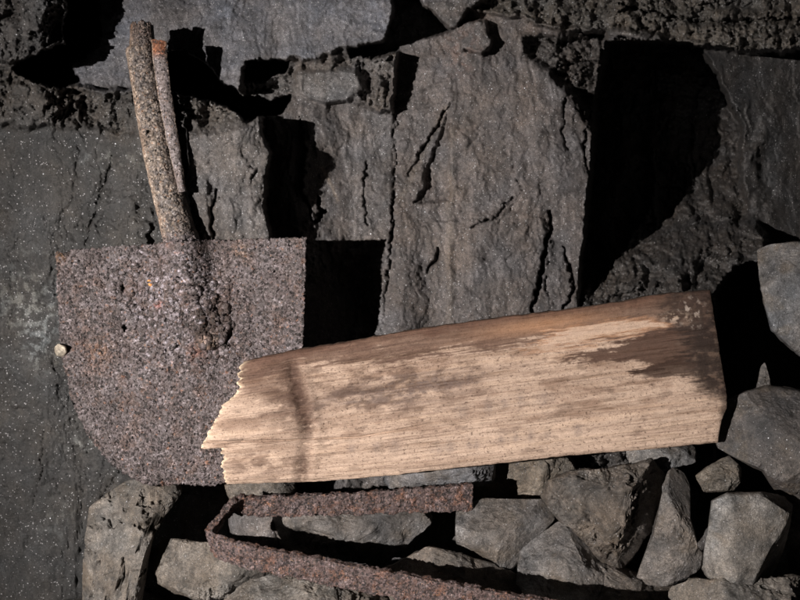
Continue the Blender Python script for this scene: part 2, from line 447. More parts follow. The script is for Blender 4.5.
    crack([(396, 60), (394, 130), (391, 235), (382, 340)], 0.002, .6, -.004)
    crack([(112, 158), (108, 175), (98, 205), (84, 246)], 0.006, 1.0, .004)
    crack([(512, 200), (496, 218), (470, 228)], 0.012, 1.2, .004)
    crack([(516, 140), (512, 165), (522, 190), (508, 214)], 0.004, 1.0, .004)
    crack([(566, 100), (564, 130), (568, 150)], 0.012, 1.6, .003)
    crack([(586, 128), (584, 150), (590, 178)], 0.02, 1.4, .002)
    crack([(44, 430), (42, 470), (34, 505)], 0.003, 1.0, .004)
    crack([(6, 230), (14, 300), (8, 340)], 0.002, 1.0, .004)
    crack([(620, 4), (640, 10), (700, 22), (810, 18)], 0.022, 2.6, .004)
    crack([(580, 34), (640, 40)], 0.02, 2.5)
    crack([(440, 246), (436, 262), (426, 272)], 0.014, 2.2, .002)
    crack([(218, 190), (212, 215), (214, 250)], 0.012, 2.6, .003)
    crack([(180, 420), (120, 470), (60, 560)], 0.004, 1.0, .004)
    # a raised vertical quartz-brown seam on the pillar
    s = polyline_d(X + 3 * wx, Y, [(452, 130), (450, 230), (450, 320)])
    D -= 0.004 * np.exp(-(s / 5) ** 2)
    ms = np.exp(-(s / 4) ** 2)[..., None] * .7
    T = T * (1 - ms) + np.array((0.105, 0.090, 0.078)) * ms
    # diagonal parting on the pillar
    s = polyline_d(X + 3 * wx, Y, [(446, 108), (424, 150), (400, 200)])
    ms = np.exp(-(s / 3) ** 2)[..., None] * .6
    T = T * (1 - ms) + np.array((0.115, 0.098, 0.082)) * ms
    # slanted chip right of the parting
    ch = sstep(-2, 2, sdist(x, y, [(448, 112), (450, 200), (415, 200)]))
    D += 0.010 * ch

    # stains of the rock itself
    n = fbm(P3(X / 60, Y / 60, 12.0), 5, .6)
    T *= (1 + 0.45 * n)[..., None]
    n2 = fbm(P3(X / 7, Y / 7, 21.0), 4, .65)
    T *= (1 + 0.45 * n2)[..., None]
    T *= (1 + 0.35 * fbm(P3(X / 7 + .5 * wx, Y / 90, 24.0), 4, .6) + .25 * fbm(P3(X / 70, Y / 9 + wy, 26.0), 3, .6) * sstep(200, 90, Y))[..., None]
    # pale lichen-like crust on the left wall
    cr = (blob(X, Y, 28, 300, 30, 40) + blob(X, Y, 42, 345, 16, 28) + blob(X, Y, 80, 445, 16, 8) + .6 * blob(X, Y, 110, 160, 40, 10) + .5 * blob(X, Y, 60, 520, 20, 20) + .8 * blob(X, Y, 240, 100, 30, 12))
    sp = sstep(0.18, 0.42, fbm(P3(X / 8, Y / 8, 31.0), 4, .6) * 1.3 + 0.22 * cr)
    m = np.clip(sp * np.clip(cr, 0, 1) * .75, 0, 1)[..., None]
    T = T * (1 - m) + np.array((0.15, 0.16, 0.155)) * m
    # reddish-brown iron bleeding near the top of the pillar
    m = np.clip(blob(X, Y, 462, 50, 16, 26) * sstep(.0, .3, fbm(P3(X / 9, Y / 9, 41.0), 4, .6) + .1), 0, 1)[..., None] * .5
    T = T * (1 - m) + np.array((0.13, 0.075, 0.055)) * m
    # a thin pale vein
    s = polyline_d(X + 2 * wx, Y, [(322, 168), (330, 182), (337, 200)])
    m = (np.exp(-(s / 1.6) ** 2) * .8)[..., None]
    T = T * (1 - m) + np.array((0.28, 0.24, 0.20)) * m
    T = np.clip(T, 0.006, 1)
    G = world(X, Y, D)
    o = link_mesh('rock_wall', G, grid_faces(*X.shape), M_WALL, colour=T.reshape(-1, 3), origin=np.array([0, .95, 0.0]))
    tag(o, kind='structure')
build_wall()

# ------------------------------------------------------------------ ground below the rubble
def build_ground():
    xs = np.linspace(-0.75, 0.85, 420); ys = np.linspace(-0.9, 1.15, 460)
    X, Y = np.meshgrid(xs, ys)
    Z = -0.375 + 0.05 * sstep(.72, .96, Y)
    q = P3(X * 8, Y * 8, 2.0)
    Z += 0.03 * fbm(q, 6, .55) - 0.02 * facets(X * 1000, Y * 1000, 70, 4, .8)
    T = np.zeros(X.shape + (3,)); T[:] = (0.05, 0.046, 0.042)
    T *= (1 + .5 * fbm(q * 5, 4, .6))[..., None]
    o = link_mesh('ground', np.stack([X, Y, Z], -1), grid_faces(*X.shape), M_WALL, colour=T.reshape(-1, 3), origin=np.array([0, 0, -.35]))
    # normals up
    o.data.flip_normals()
    tag(o, kind='structure')
build_ground()

# ------------------------------------------------------------------ loose stones
def icosphere(sub):
    import bmesh
    bm = bmesh.new(); bmesh.ops.create_icosphere(bm, subdivisions=sub, radius=1.0)
    V = np.array([v.co[:] for v in bm.verts]); Fc = np.array([[v.index for v in f.verts] for f in bm.faces]); bm.free()
    return V, Fc
ICO = {3: icosphere(3), 5: icosphere(6), 6: icosphere(7)}

def stone(poly, d, thick, label, tint, seed, tilt=(0, 0), rough=1.0, sub=6, nexp=4.5, cuts=4, name='stone',
          cat='stone', group='loose stones of the rubble heap', mat=None, pits=0.0, faces=None, centre=None, planes=20):
    """poly: outline in photo px, d: distance (m) of the middle, thick: half thickness (m), tilt: slope of the front face"""
    rs = np.random.RandomState(seed)
    pts = np.array(poly, float)
    a2 = pts[:, 0] * np.roll(pts[:, 1], -1) - np.roll(pts[:, 0], -1) * pts[:, 1]
    A = a2.sum() / 2
    cx = ((pts[:, 0] + np.roll(pts[:, 0], -1)) * a2).sum() / (6 * A); cy = ((pts[:, 1] + np.roll(pts[:, 1], -1)) * a2).sum() / (6 * A)
    if centre: cx, cy = centre
    # radius of the outline by angle
    th = np.linspace(-math.pi, math.pi, 721)
    rad = np.zeros_like(th)
    for k in range(len(pts)):
        x0, y0 = pts[k] - (cx, cy); x1, y1 = pts[(k + 1) % len(pts)] - (cx, cy)
        c, s = np.cos(th), np.sin(th); ex, ey = x1 - x0, y1 - y0
        den = c * ey - s * ex; den = np.where(np.abs(den) < 1e-9, 1e-9, den)
        r = (x0 * ey - y0 * ex) / den; u = (x0 * s - y0 * c) / den
        u = np.where(np.abs(ex * s - ey * c) > 1e-9, (y0 * c - x0 * s) / (ex * s - ey * c + 1e-12), 0)
        ok = (np.abs(ex * s - ey * c) > 1e-4) & (r > 0) & (u >= -0.001) & (u <= 1.001)
        rad = np.where(ok & (r > rad), r, rad)
    k = np.ones(3) / 3; rad = np.convolve(np.pad(rad, 1, mode='wrap'), k, 'valid') * 1.05
    V, Fc = ICO[sub]
    w = V[:, 1]; ang = np.arctan2(-V[:, 2], V[:, 0])
    R = np.interp(ang, th, rad)
    rr = np.sqrt(np.clip(1 - w * w, 0, 1))
    # superellipse section: broad flat front, crisp rim
    e = 2 / nexp
    lat = np.arctan2(w, rr)
    s = np.abs(np.cos(lat)) ** e; wd = np.sign(w) * np.abs(np.sin(lat)) ** e
    qx = R * s * np.cos(ang); qy = R * s * np.sin(ang)
    size = math.sqrt(abs(A)) / F * d
    dep = wd * thick
    dep = dep + np.where(dep < 0, tilt[0] * qx + tilt[1] * qy, 0) / F * d * np.clip(-wd, 0, 1)
    # planar breaks on the front
    x_m = qx / F * d; y_m = qy / F * d
    allc = list(faces or [])
    for _ in range(cuts):
        a = rs.uniform(0, 2 * math.pi); st = rs.uniform(.35, 1.5); of = rs.uniform(.25, .62) * size
        allc.append((a, st, of))
    for a, st, of in allc:
        # front surface may not stand nearer than this plane: dep >= -thick + st*(along - of)
        lim = -thick + st * (x_m * math.cos(a) + y_m * math.sin(a) - of)
        lim = np.minimum(lim, thick * .9)
        dep = np.where(dep < 0.9 * thick, np.maximum(dep, lim), dep)
    D = d + dep
    W = np.stack([(cx + qx - 400) / F * D, D, (300 - cy - qy) / F * D], -1)
    C0 = W.mean(0); Rl = W - C0
    for _ in range(planes):
        nrm = rs.normal(size=3); nrm[1] = -abs(nrm[1]) * 1.1 - .15; nrm /= np.linalg.norm(nrm)
        pr = Rl @ nrm; fr = rs.uniform(.62, .86) if nrm[1] < -.6 else rs.uniform(.88, .97)
        ex = np.clip(pr - fr * pr.max(), 0, None); Rl = Rl - nrm * ex[:, None]
    W = C0 + Rl
    q = W * 1000
    off = seed * 13.7
    u1 = q[:, 0] + seed * 91 + 4 * fbm(q / 9 + off, 3); u2 = q[:, 2] + seed * 37 + 4 * fbm(q / 9 - off, 3) + .6 * q[:, 1]
    pt = sstep(-.2, .3, fbm(q / 30 + off + 7, 3))
    disp = 0.002 * fbm(q / 40 + off, 3, .5) + .005 * (facets(u1, u2, 34, seed % 50, .9) + .35) + .003 * (.2 + pt) * (facets(u1 * 1.1, u2 * .9, 15, 3, .9) + .35)
    h = fbm(q / 24 + off + 11, 4, .55) * 5; hf = np.floor(h)
    disp += .0030 * rough * (hf + sstep(.35, .65, h - hf)) / 5 * 2
    disp += rough * (.15 + pt) * (.0020 * ridged(q / 10 + off, 5, .65) + 0.0014 * fbm(q / 4 + off, 4, .65)) + .0006 * fbm(q / 2 + off, 3, .6)
    if pits:
        pv = fbm(q / 20 + off + 50, 5, .6); disp -= pits * 0.015 * sstep(.16, .38, pv)
    disp *= min(1.0, size / 0.05)
    C = W.mean(0); nd = (W - C); nd[:, 1] *= 1.5; nd /= np.linalg.norm(nd, axis=1)[:, None] + 1e-9
    disp *= .45 + .55 * rough
    W = W + nd * disp[:, None] * np.array([.55, 1.15, .55])
    T = np.zeros((len(W), 3)); T[:] = tint
    T *= (1 + .8 * fbm(q / 26 + off + 5, 5, .65) + .5 * fbm(q / 6 + off, 3, .6))[:, None]
    br = sstep(.05, .45, fbm(q / 26 + off + 90, 4, .6))[:, None] * .5
    T = T * (1 - br) + np.array((0.10, 0.082, 0.062)) * br
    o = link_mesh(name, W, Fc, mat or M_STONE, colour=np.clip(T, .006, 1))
    tag(o, label, cat, group)
    return o

WARM = (0.110, 0.098, 0.084); GREY = (0.102, 0.095, 0.089); DARKG = (0.056, 0.051, 0.048); BRN = (0.080, 0.068, 0.057)

stone([(127, 484), (150, 480), (184, 484), (182, 493), (166, 514), (152, 536), (146, 560), (138, 620), (136, 700), (84, 700), (82, 600), (85, 548), (91, 510), (108, 497)],
      .845, .032, 'tall pale pitted stone standing under the curved left edge of the shovel blade', WARM, 1, (.1, 0), .45, nexp=3.2, pits=.9, centre=(122, 560), cuts=4)
stone([(148, 547), (160, 538), (215, 546), (262, 562), (275, 580), (258, 592), (205, 598), (163, 588)],
      .835, .026, 'low grey stone between the tall pitted stone and the bend of the strap', WARM, 2, (.0, -.3), 1.0, cuts=6)
stone([(205, 608), (240, 588), (272, 577), (303, 571), (345, 580), (385, 600), (400, 640), (390, 690), (220, 690)],
      .80, .03, 'rounded stone at the bottom edge below the lower leg of the iron strap', WARM, 3, (.0, -.5), 1.2)
stone([(244, 500), (330, 496), (415, 498), (436, 512), (415, 540), (380, 560), (300, 556), (250, 545)],
      .893, .026, 'long grey stone seen between the two legs of the iron strap', GREY, 4, (.0, .1), 1.0)
stone([(226, 486), (248, 478), (290, 480), (300, 492), (262, 502), (232, 500)],
      .872, .018, 'small pale chip of stone under the lower left corner of the board', WARM, 5, sub=5)
stone([(458, 507), (485, 501), (548, 501), (552, 520), (530, 545), (505, 575), (468, 575), (459, 545)],
      .862, .024, 'flat faced grey stone just right of the upper end of the iron strap', GREY, 6, (.15, 0), .4, nexp=5, cuts=2, faces=[(.6, 1.6, .020)])
stone([(468, 470), (490, 452), (560, 448), (572, 462), (574, 500), (545, 512), (480, 512)],
      .935, .024, 'brown stone under the middle of the board, above the flat faced grey stone', (0.13, .112, .09), 7, (.0, -.2), 1.0)
stone([(372, 478), (400, 462), (470, 455), (500, 462), (488, 484), (400, 492)],
      .893, .018, 'thin bluish stone wedged between the board and the upper leg of the strap', (0.12, .12, .125), 8, sub=5)
stone([(545, 496), (552, 482), (572, 473), (600, 472), (650, 461), (664, 476), (656, 518), (636, 548), (615, 574), (592, 548), (575, 526), (560, 519)],
      .845, .034, 'big rough brown wedge of stone pointing down under the right half of the board', BRN, 9, (-.25, .1), 1.0, nexp=5, cuts=1, pits=.3, faces=[(2.5, 1.5, .034)])
stone([(522, 552), (530, 545), (560, 523), (580, 540), (604, 568), (618, 600), (600, 640), (540, 640), (518, 590)],
      .85, .026, 'grey stone with a peaked top, tucked in left of the big rough wedge', GREY, 10, (.25, 0), .6, nexp=4, cuts=3)
stone([(628, 452), (640, 446), (694, 445), (692, 462), (660, 470), (632, 464)],
      .885, .018, 'small bluish stone squeezed under the board above the big rough wedge', (0.13, .128, .125), 11, sub=5)
stone([(668, 474), (676, 466), (687, 465), (690, 490), (689, 520), (694, 545), (703, 556), (694, 570), (668, 584), (637, 582), (642, 566), (655, 535), (661, 505)],
      .838, .026, 'narrow upright grey stone widening to its foot, left of the squarish light block', GREY, 12, (.12, 0), .55, nexp=4, cuts=2, centre=(675, 545))
stone([(714, 503), (728, 495), (760, 495), (782, 499), (790, 507), (784, 540), (779, 560), (776, 584), (735, 585), (712, 581), (704, 566), (709, 535)],
      .828, .028, 'squarish light grey block at the lower right with a pale left edge', (0.128, .122, .113), 13, (.04, 0), .3, nexp=7, cuts=0, planes=5, faces=[(math.pi, 1.6, .030)])
stone([(712, 424), (722, 408), (745, 396), (768, 389), (830, 392), (850, 470), (830, 520), (790, 505), (776, 488), (764, 470), (735, 455), (722, 448)],
      .862, .045, 'large dark sloping stone at the right edge below the end of the board', DARKG, 14, (-.3, -.3), .5, nexp=4.5, cuts=3)
stone([(757, 250), (772, 246), (850, 244), (870, 300), (850, 380), (800, 352), (774, 330), (766, 300)],
      .925, .035, 'grey glittering stone jutting in at the right edge above the end of the board', (0.085, .084, .084), 15, (.1, 0), .6, nexp=4.5, cuts=2)
stone([(676, 590), (700, 583), (760, 580), (850, 578), (860, 640), (820, 680), (690, 680)],
      .81, .03, 'flat stone at the bottom right corner beneath the squarish light block', WARM, 16, (0, -.5), 1.2)
stone([(774, 498), (800, 494), (840, 500), (845, 560), (800, 560), (786, 540)],
      .865, .022, 'small stone at the right edge behind the squarish light block', WARM, 17, sub=5)
stone([(696, 476), (712, 464), (728, 458), (742, 470), (735, 490), (705, 492)],
      .875, .016, 'small warm brown stone in the gap under the large dark sloping stone', (0.13, .115, .095), 18, sub=5)
stone([(758, 384), (761, 368), (765, 364), (769, 378), (774, 410), (756, 410)],
      .885, .012, 'little pointed splinter of stone standing on the large dark sloping stone', GREY, 19, sub=5, cuts=1)
stone([(560, 575), (600, 560), (640, 578), (690, 585), (700, 620), (640, 670), (560, 660), (540, 600)],
      .85, .03, 'dark stone in shadow at the bottom edge below the big rough wedge', BRN, 20, cuts=4, sub=5)
stone([(380, 575), (430, 552), (470, 560), (530, 585), (540, 640), (470, 690), (380, 660)],
      .835, .026, 'dark stone in shadow behind the lower leg of the iron strap', BRN, 21, cuts=4, sub=5)

# ------------------------------------------------------------------ shovel

def blade_depth(x, y):
    """distance of the blade's face; the socket swells out of its upper middle"""
    t = np.clip((y - 238) / 246, 0, 1)
    d = 0.868 - 0.022 * t
    d = d + 0.012 * ((x - 181) / 125) ** 2 * -0.55          # sides curl towards the viewer
    wd = 17 + 40 * t ** .9; hgt = 0.0165 * np.exp(-(t / .42) ** 1.6) + 0.004 * (1 - t)
    cxm = 184 + 4 * t
    d = d - hgt * np.exp(-np.abs((x - cxm) / wd) ** 2.4)
    return d

def build_shovel():
    base = world(np.array(181.), np.array(484.), np.array(.846))
    root = bpy.data.objects.new('shovel', None); col.objects.link(root); root.location = Vector(base)
    root.empty_display_size = .05
    tag(root, 'rusty round nosed shovel head with a broken socket, left of the board', 'shovel')
    nv, nu = 300, 300
    v = np.linspace(0, 1, nv)[:, None] + np.zeros((1, nu)); u = np.linspace(0, 1, nu)[None, :] + np.zeros((nv, 1))
    left = [(0, 57), (.18, 58), (.4, 61), (.5, 65), (.62, 71), (.72, 80), (.8, 90), (.88, 104), (.94, 120), (.98, 138), (1, 152)]
    right = [(0, 306.5), (.15, 306), (.45, 303), (.6, 297), (.72, 286), (.8, 276), (.88, 262), (.94, 247), (.98, 230), (1, 214)]
    xl = interp(left, v); xr = interp(right, v)
    x = xl + (xr - xl) * u
    top = interp([(57, 253), (75, 249.5), (120, 246.5), (150, 245), (172, 242), (200, 240.5), (240, 239.5), (306, 238)], x)
    y = top + (484 - top) * v
    # nibbled rims
    e = np.minimum(np.minimum(u, 1 - u) * 250, np.minimum(v, 1 - v) * 240)
    rim = np.exp(-e / 5)
    x = x + rim * 1.8 * fbm(P3(x / 7, y / 7, 1.5), 4, .6); y = y + rim * 1.8 * fbm(P3(x / 7, y / 7, 6.5), 4, .6)
    d = blade_depth(x, y)
    d += 0.0022 * fbm(P3(x / 40, y / 40, 9.), 3) + 0.0006 * fbm(P3(x / 6, y / 6, 3.), 4, .6)
    d += 0.0006 * fbm(P3(x / 1.7, y / 1.7, 5.), 2, .6)
    # crusty swelling round the middle
    cru = np.clip(blob(x, y, 165, 290, 50, 42) + blob(x, y, 215, 320, 24, 34) + .6 * blob(x, y, 180, 350, 55, 25), 0, 1)
    d -= cru * (0.0022 * sstep(0, .12, fbm(P3(x / 12, y / 12, 13.), 5, .65)) + .0012 * fbm(P3(x / 4, y / 4, 14.), 3))
    d -= .0006 * sstep(0, .1, fbm(P3(x / 16, y / 16, 15.), 5, .65)) 
    scab = sstep(-3, 3, sdist(x + 5 * fbm(P3(x / 9, y / 9, 81.), 4), y + 5 * fbm(P3(x / 9, y / 9, 83.), 4), [(196, 312), (206, 302), (222, 300), (231, 312), (232, 332), (222, 346), (208, 350), (196, 346), (191, 330)]))
    d -= scab * (0.0022 + .0022 * facets(x + 3 * fbm(P3(x / 5, y / 5, 86.), 3), y + 3 * fbm(P3(x / 5, y / 5, 88.), 3), 9, 7, .9, 'step') + .0015 * fbm(P3(x / 4, y / 4, 85.), 4, .6))
    d += 0.009 * sstep(3.2, .8, polyline_d(x + 2 * fbm(P3(x / 8, y / 8, 2.), 3), y, [(196, 352), (205, 350), (214, 350), (222, 345), (228, 338), (230, 328)]))
    d += 0.010 * blob(x, y, 217, 309, 4, 3) - 0.004 * blob(x, y, 206, 344, 8, 4)
    hx = x + 1.5 * fbm(P3(x / 3, y / 3, 22.), 2); hy = y + 1.5 * fbm(P3(x / 3, y / 3, 25.), 2)
    hole = (((hx - 123.5) / 3.8) ** 2 + ((hy - 288) / 5.5) ** 2 < 1) | (((hx - 125) / 4.2) ** 2 + ((hy - 328) / 5.2) ** 2 < 1)
    hole |= (((hx - 228 + .35 * (hy - 337)) / 3.9) ** 2 + ((hy - 337) / 11) ** 2 < 1) | (((hx - 217) / 5.2) ** 2 + ((hy - 309) / 3.6) ** 2 < 1) | (((hx - 188) / 1.6) ** 2 + ((hy - 337) / 0.1) ** 2 < 1)
    for hx0, hy0 in ((123.5, 288), (125, 328)):
        d += 0.004 * blob(x, y, hx0, hy0, 5, 7); d -= .002 * blob(x, y, hx0 + 8, hy0, 4, 7)
    G = world(x, y, d)
    V, Fc, src, lay = solid(G, 0.0028, hole)
    T = np.ones(x.shape + (3,))
    T *= (1 + .35 * fbm(P3(x / 30, y / 30, 40.), 5, .65))[..., None]
    bl = sstep(.05, .4, fbm(P3(x / 24, y / 24, 90.), 5, .65))[..., None] * .55
    T = T * (1 - bl) + np.array((1.05, .80, .62)) * bl
    bl = sstep(.05, .3, fbm(P3(x / 18, y / 18, 91.), 5, .65))[..., None] * .55
    T = T * (1 - bl) + np.array((.62, .58, .58)) * bl
    og = sstep(.42, .55, fbm(P3(x / 5, y / 5, 93.), 3, .6))[..., None] * .8
    T = T * (1 - og) + np.array((2.0, 1.15, .65)) * og
    dk = sstep(.24, .36, fbm(P3(x / 3.5, y / 3.5, 96.), 3, .6))[..., None] * .8
    T = T * (1 - dk) + np.array((.25, .22, .2)) * dk
    # whitish flaked crust in the middle, dark brown scab at its right, orange spots
    m = (sstep(.05, .35, fbm(P3(x / 5, y / 4, 50.), 4, .65) + .1 * cru) * cru)[..., None] * .9
    T = T * (1 - m) + np.array((2.3, 2.5, 2.7)) * m
    m = (sstep(.1, .35, fbm(P3(x / 7, y / 6, 53.), 4, .65)) * cru)[..., None] * .8
    T = T * (1 - m) + np.array((.4, .33, .28)) * m
    m = (scab * sstep(-.5, .1, fbm(P3(x / 8, y / 8, 60.), 4, .6)))[..., None] * .9
    T = T * (1 - m) + np.array((.34, .26, .19)) * m
    m = (blob(x, y, 225, 290, 14, 50))[..., None] * .25
    T = T * (1 - m) + np.array((.8, .62, .5)) * m
    for ox, oy, r, cc in ((160, 305, 4, (2.2, .9, .6)), (100, 352, 14, (1.3, .9, .6)), (168, 243, 4, (1.4, .8, .5)), (196, 352, 8, (1.5, .8, .5)), (205, 343, 5, (2.8, 2.3, 1.7)),
                          (60, 256, 6, (1.7, 1.1, .5)), (240, 250, 8, (1.3, 1., .7)), (304, 300, 3, (2., 1.2, .8)), (305, 262, 3, (1.8, 1.2, .8)), (212, 341, 5, (2.4, 2.1, 1.6))):
        m = (blob(x, y, ox, oy, r) * sstep(-.3, .2, fbm(P3(x / 4, y / 4, 70.), 3)))[..., None]
        T = T * (1 - m) + np.array(cc) * m
    T = T.reshape(-1, 3)[src]
    link_mesh('blade', V, Fc, M_RUST, root, T)
    # socket: a rolled tube, open along its back right side, torn at the top
    nv, nu = 300, 110
    v = np.linspace(0, 1, nv)[:, None] + np.zeros((1, nu)); u = np.linspace(0, 1, nu)[None, :] + np.zeros((nv, 1))
    py = 22 + (272 - 22) * v
    ctr = interp([(22, 141), (50, 141), (80, 146), (120, 152.5), (160, 160), (200, 170), (225, 177), (245, 183), (272, 185)], py)
    rad = interp([(22, 9.5), (34, 10), (46, 10.5), (49, 13), (80, 13), (150, 13.2), (190, 14), (225, 15), (240, 16.5), (255, 21), (272, 26)], py)
    ctr = ctr + interp([(22, 1), (48, 1), (52, -.5), (272, 0)], py)
    dc = interp([(22, .879), (120, .876), (220, .868), (250, .868), (272, .876)], py)
    a = math.radians(200) + u * math.radians(-235)              # from the far left, round the front, to the right
    # torn upper edge
    tear = 1 + 0 * u
    cut = 7 * fbm(P3(u * 7, u * 0, 3.), 3) + 5 * (np.abs(u - .42) * 2)
    py = py + np.clip(cut, -4, 14) * np.exp(-v * 25)
    rr = rad * (1 + .05 * fbm(P3(u * 4, py / 14, 8.), 3))
    x = ctr + rr * np.cos(a) ; d = dc - rr * np.sin(a) * .001 * 1.0
    d = d - 0.0026 * fbm(P3(x / 5, py / 5, 17.), 5, .65)
    x = x + .8 * fbm(P3(u * 9, py / 5, 27.), 3)
    G = world(x, py, d)
    hole = (((x - 148.5) / 3) ** 2 + ((py - 132) / 2.4) ** 2 < 1) & (np.sin(a) > 0)
    V, Fc, src, lay = solid(G, -0.0022 if False else 0.0022, hole)
    T = np.ones(x.shape + (3,))
    T *= (1 + .7 * fbm(P3(x / 9, py / 12, 40.), 5, .65))[..., None]
    m = sstep(.0, .35, fbm(P3(x / 4, py / 5, 44.), 4, .65) + .25 * blob(x, py, 158, 150, 30, 60))[..., None] * .6
    T = T * (1 - m) + np.array((2.5, 2.35, 2.05)) * m
    m = sstep(.1, .8, np.cos(a) + .5 * fbm(P3(x / 6, py / 9, 58.), 3))[..., None] * .75  # shade painted down the tube's right side, away from the lamp
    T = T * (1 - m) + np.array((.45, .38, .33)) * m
    m = sstep(-.6, -.95, np.cos(a) + .3 * fbm(P3(x / 6, py / 9, 59.), 3))[..., None] * .7  # lamplit left edge painted lighter
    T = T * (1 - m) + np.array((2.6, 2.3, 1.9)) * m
    m = sstep(52, 30, py)[..., None] * .6
    T = T * (1 - m) + np.array((.62, .45, .38)) * m
    m = sstep(225, 250, py)[..., None] * .8
    T = T * (1 - m) + np.array((.75, .75, 1.0)) * m
    socket = link_mesh('socket', V, Fc, M_SOCK, root, T.reshape(-1, 3)[src])
    # the loose flap of the rolled socket
    nv, nu = 220, 26
    v = np.linspace(0, 1, nv)[:, None] + np.zeros((1, nu)); u = np.linspace(0, 1, nu)[None, :] + np.zeros((nv, 1))
    py = 40 + 152 * v + 1.5 * (u - .3) * np.exp(-v * 30)
    xl = interp([(40, 152.5), (60, 154), (100, 160), (140, 168), (170, 175), (192, 180)], py)
    xr = interp([(40, 165.5), (60, 166.5), (90, 170), (130, 176), (170, 182), (192, 184)], py)
    x = xl + (xr - xl) * u + .9 * fbm(P3(u * 3, py / 7, 5.), 3)
    d = .869 - .006 * np.sin(u * 2.2) + .004 * u + .001 * fbm(P3(x / 4, py / 4, 7.), 3) - 0.009 * v
    G = world(x, py, d)
    V, Fc, src, lay = solid(G, 0.002)
    T = np.ones(x.shape + (3,)) * np.array((1.5, 1.5, 1.6)) * (1 + .6 * fbm(P3(x / 5, py / 8, 49.), 4, .6))[..., None]
    m = (sstep(62, 50, py))[..., None] * .9
    T = T * (1 - m) + np.array((1.6, .65, .25)) * m
    m = (sstep(.12, 0, u) + sstep(.85, 1, u))[..., None] * .6
    T = T * (1 - m) + np.array((3.2, 2.9, 2.4)) * m
    link_mesh('socket_flap', V, Fc, M_SOCK, root, T.reshape(-1, 3)[src])
    # orange blister of rust
    V, Fc = ICO[3]
    c = world(np.array(152.), np.array(283.), np.array(blade_depth(np.array(152.), np.array(283.)) - .002))
    W = c + V * np.array([.0052, .003, .0048]) * (1 + .5 * fbm(V * 1.6 + 3, 3))[:, None]
    link_mesh('rust_blister', W, Fc, M_ORANGE, root, np.ones((len(W), 3)))

t = NT('orange_rust'); t.finish(t.ramp(t.noise(500, 3), [(0.3, (.35, .13, .04)), (0.7, (.75, .36, .13))]), .8, t.bump(t.noise(600, 3), .001)); M_ORANGE = t.m
build_shovel()

stone([(54, 347), (58, 344), (65, 346), (67, 352), (63, 357), (56, 355)], .847, .004,
      'tiny pale crumb of stone stuck on the left edge of the shovel blade', (0.45, .40, .32), 31, sub=3, cuts=1, group=None, cat='stone chip', name='stone_chip')

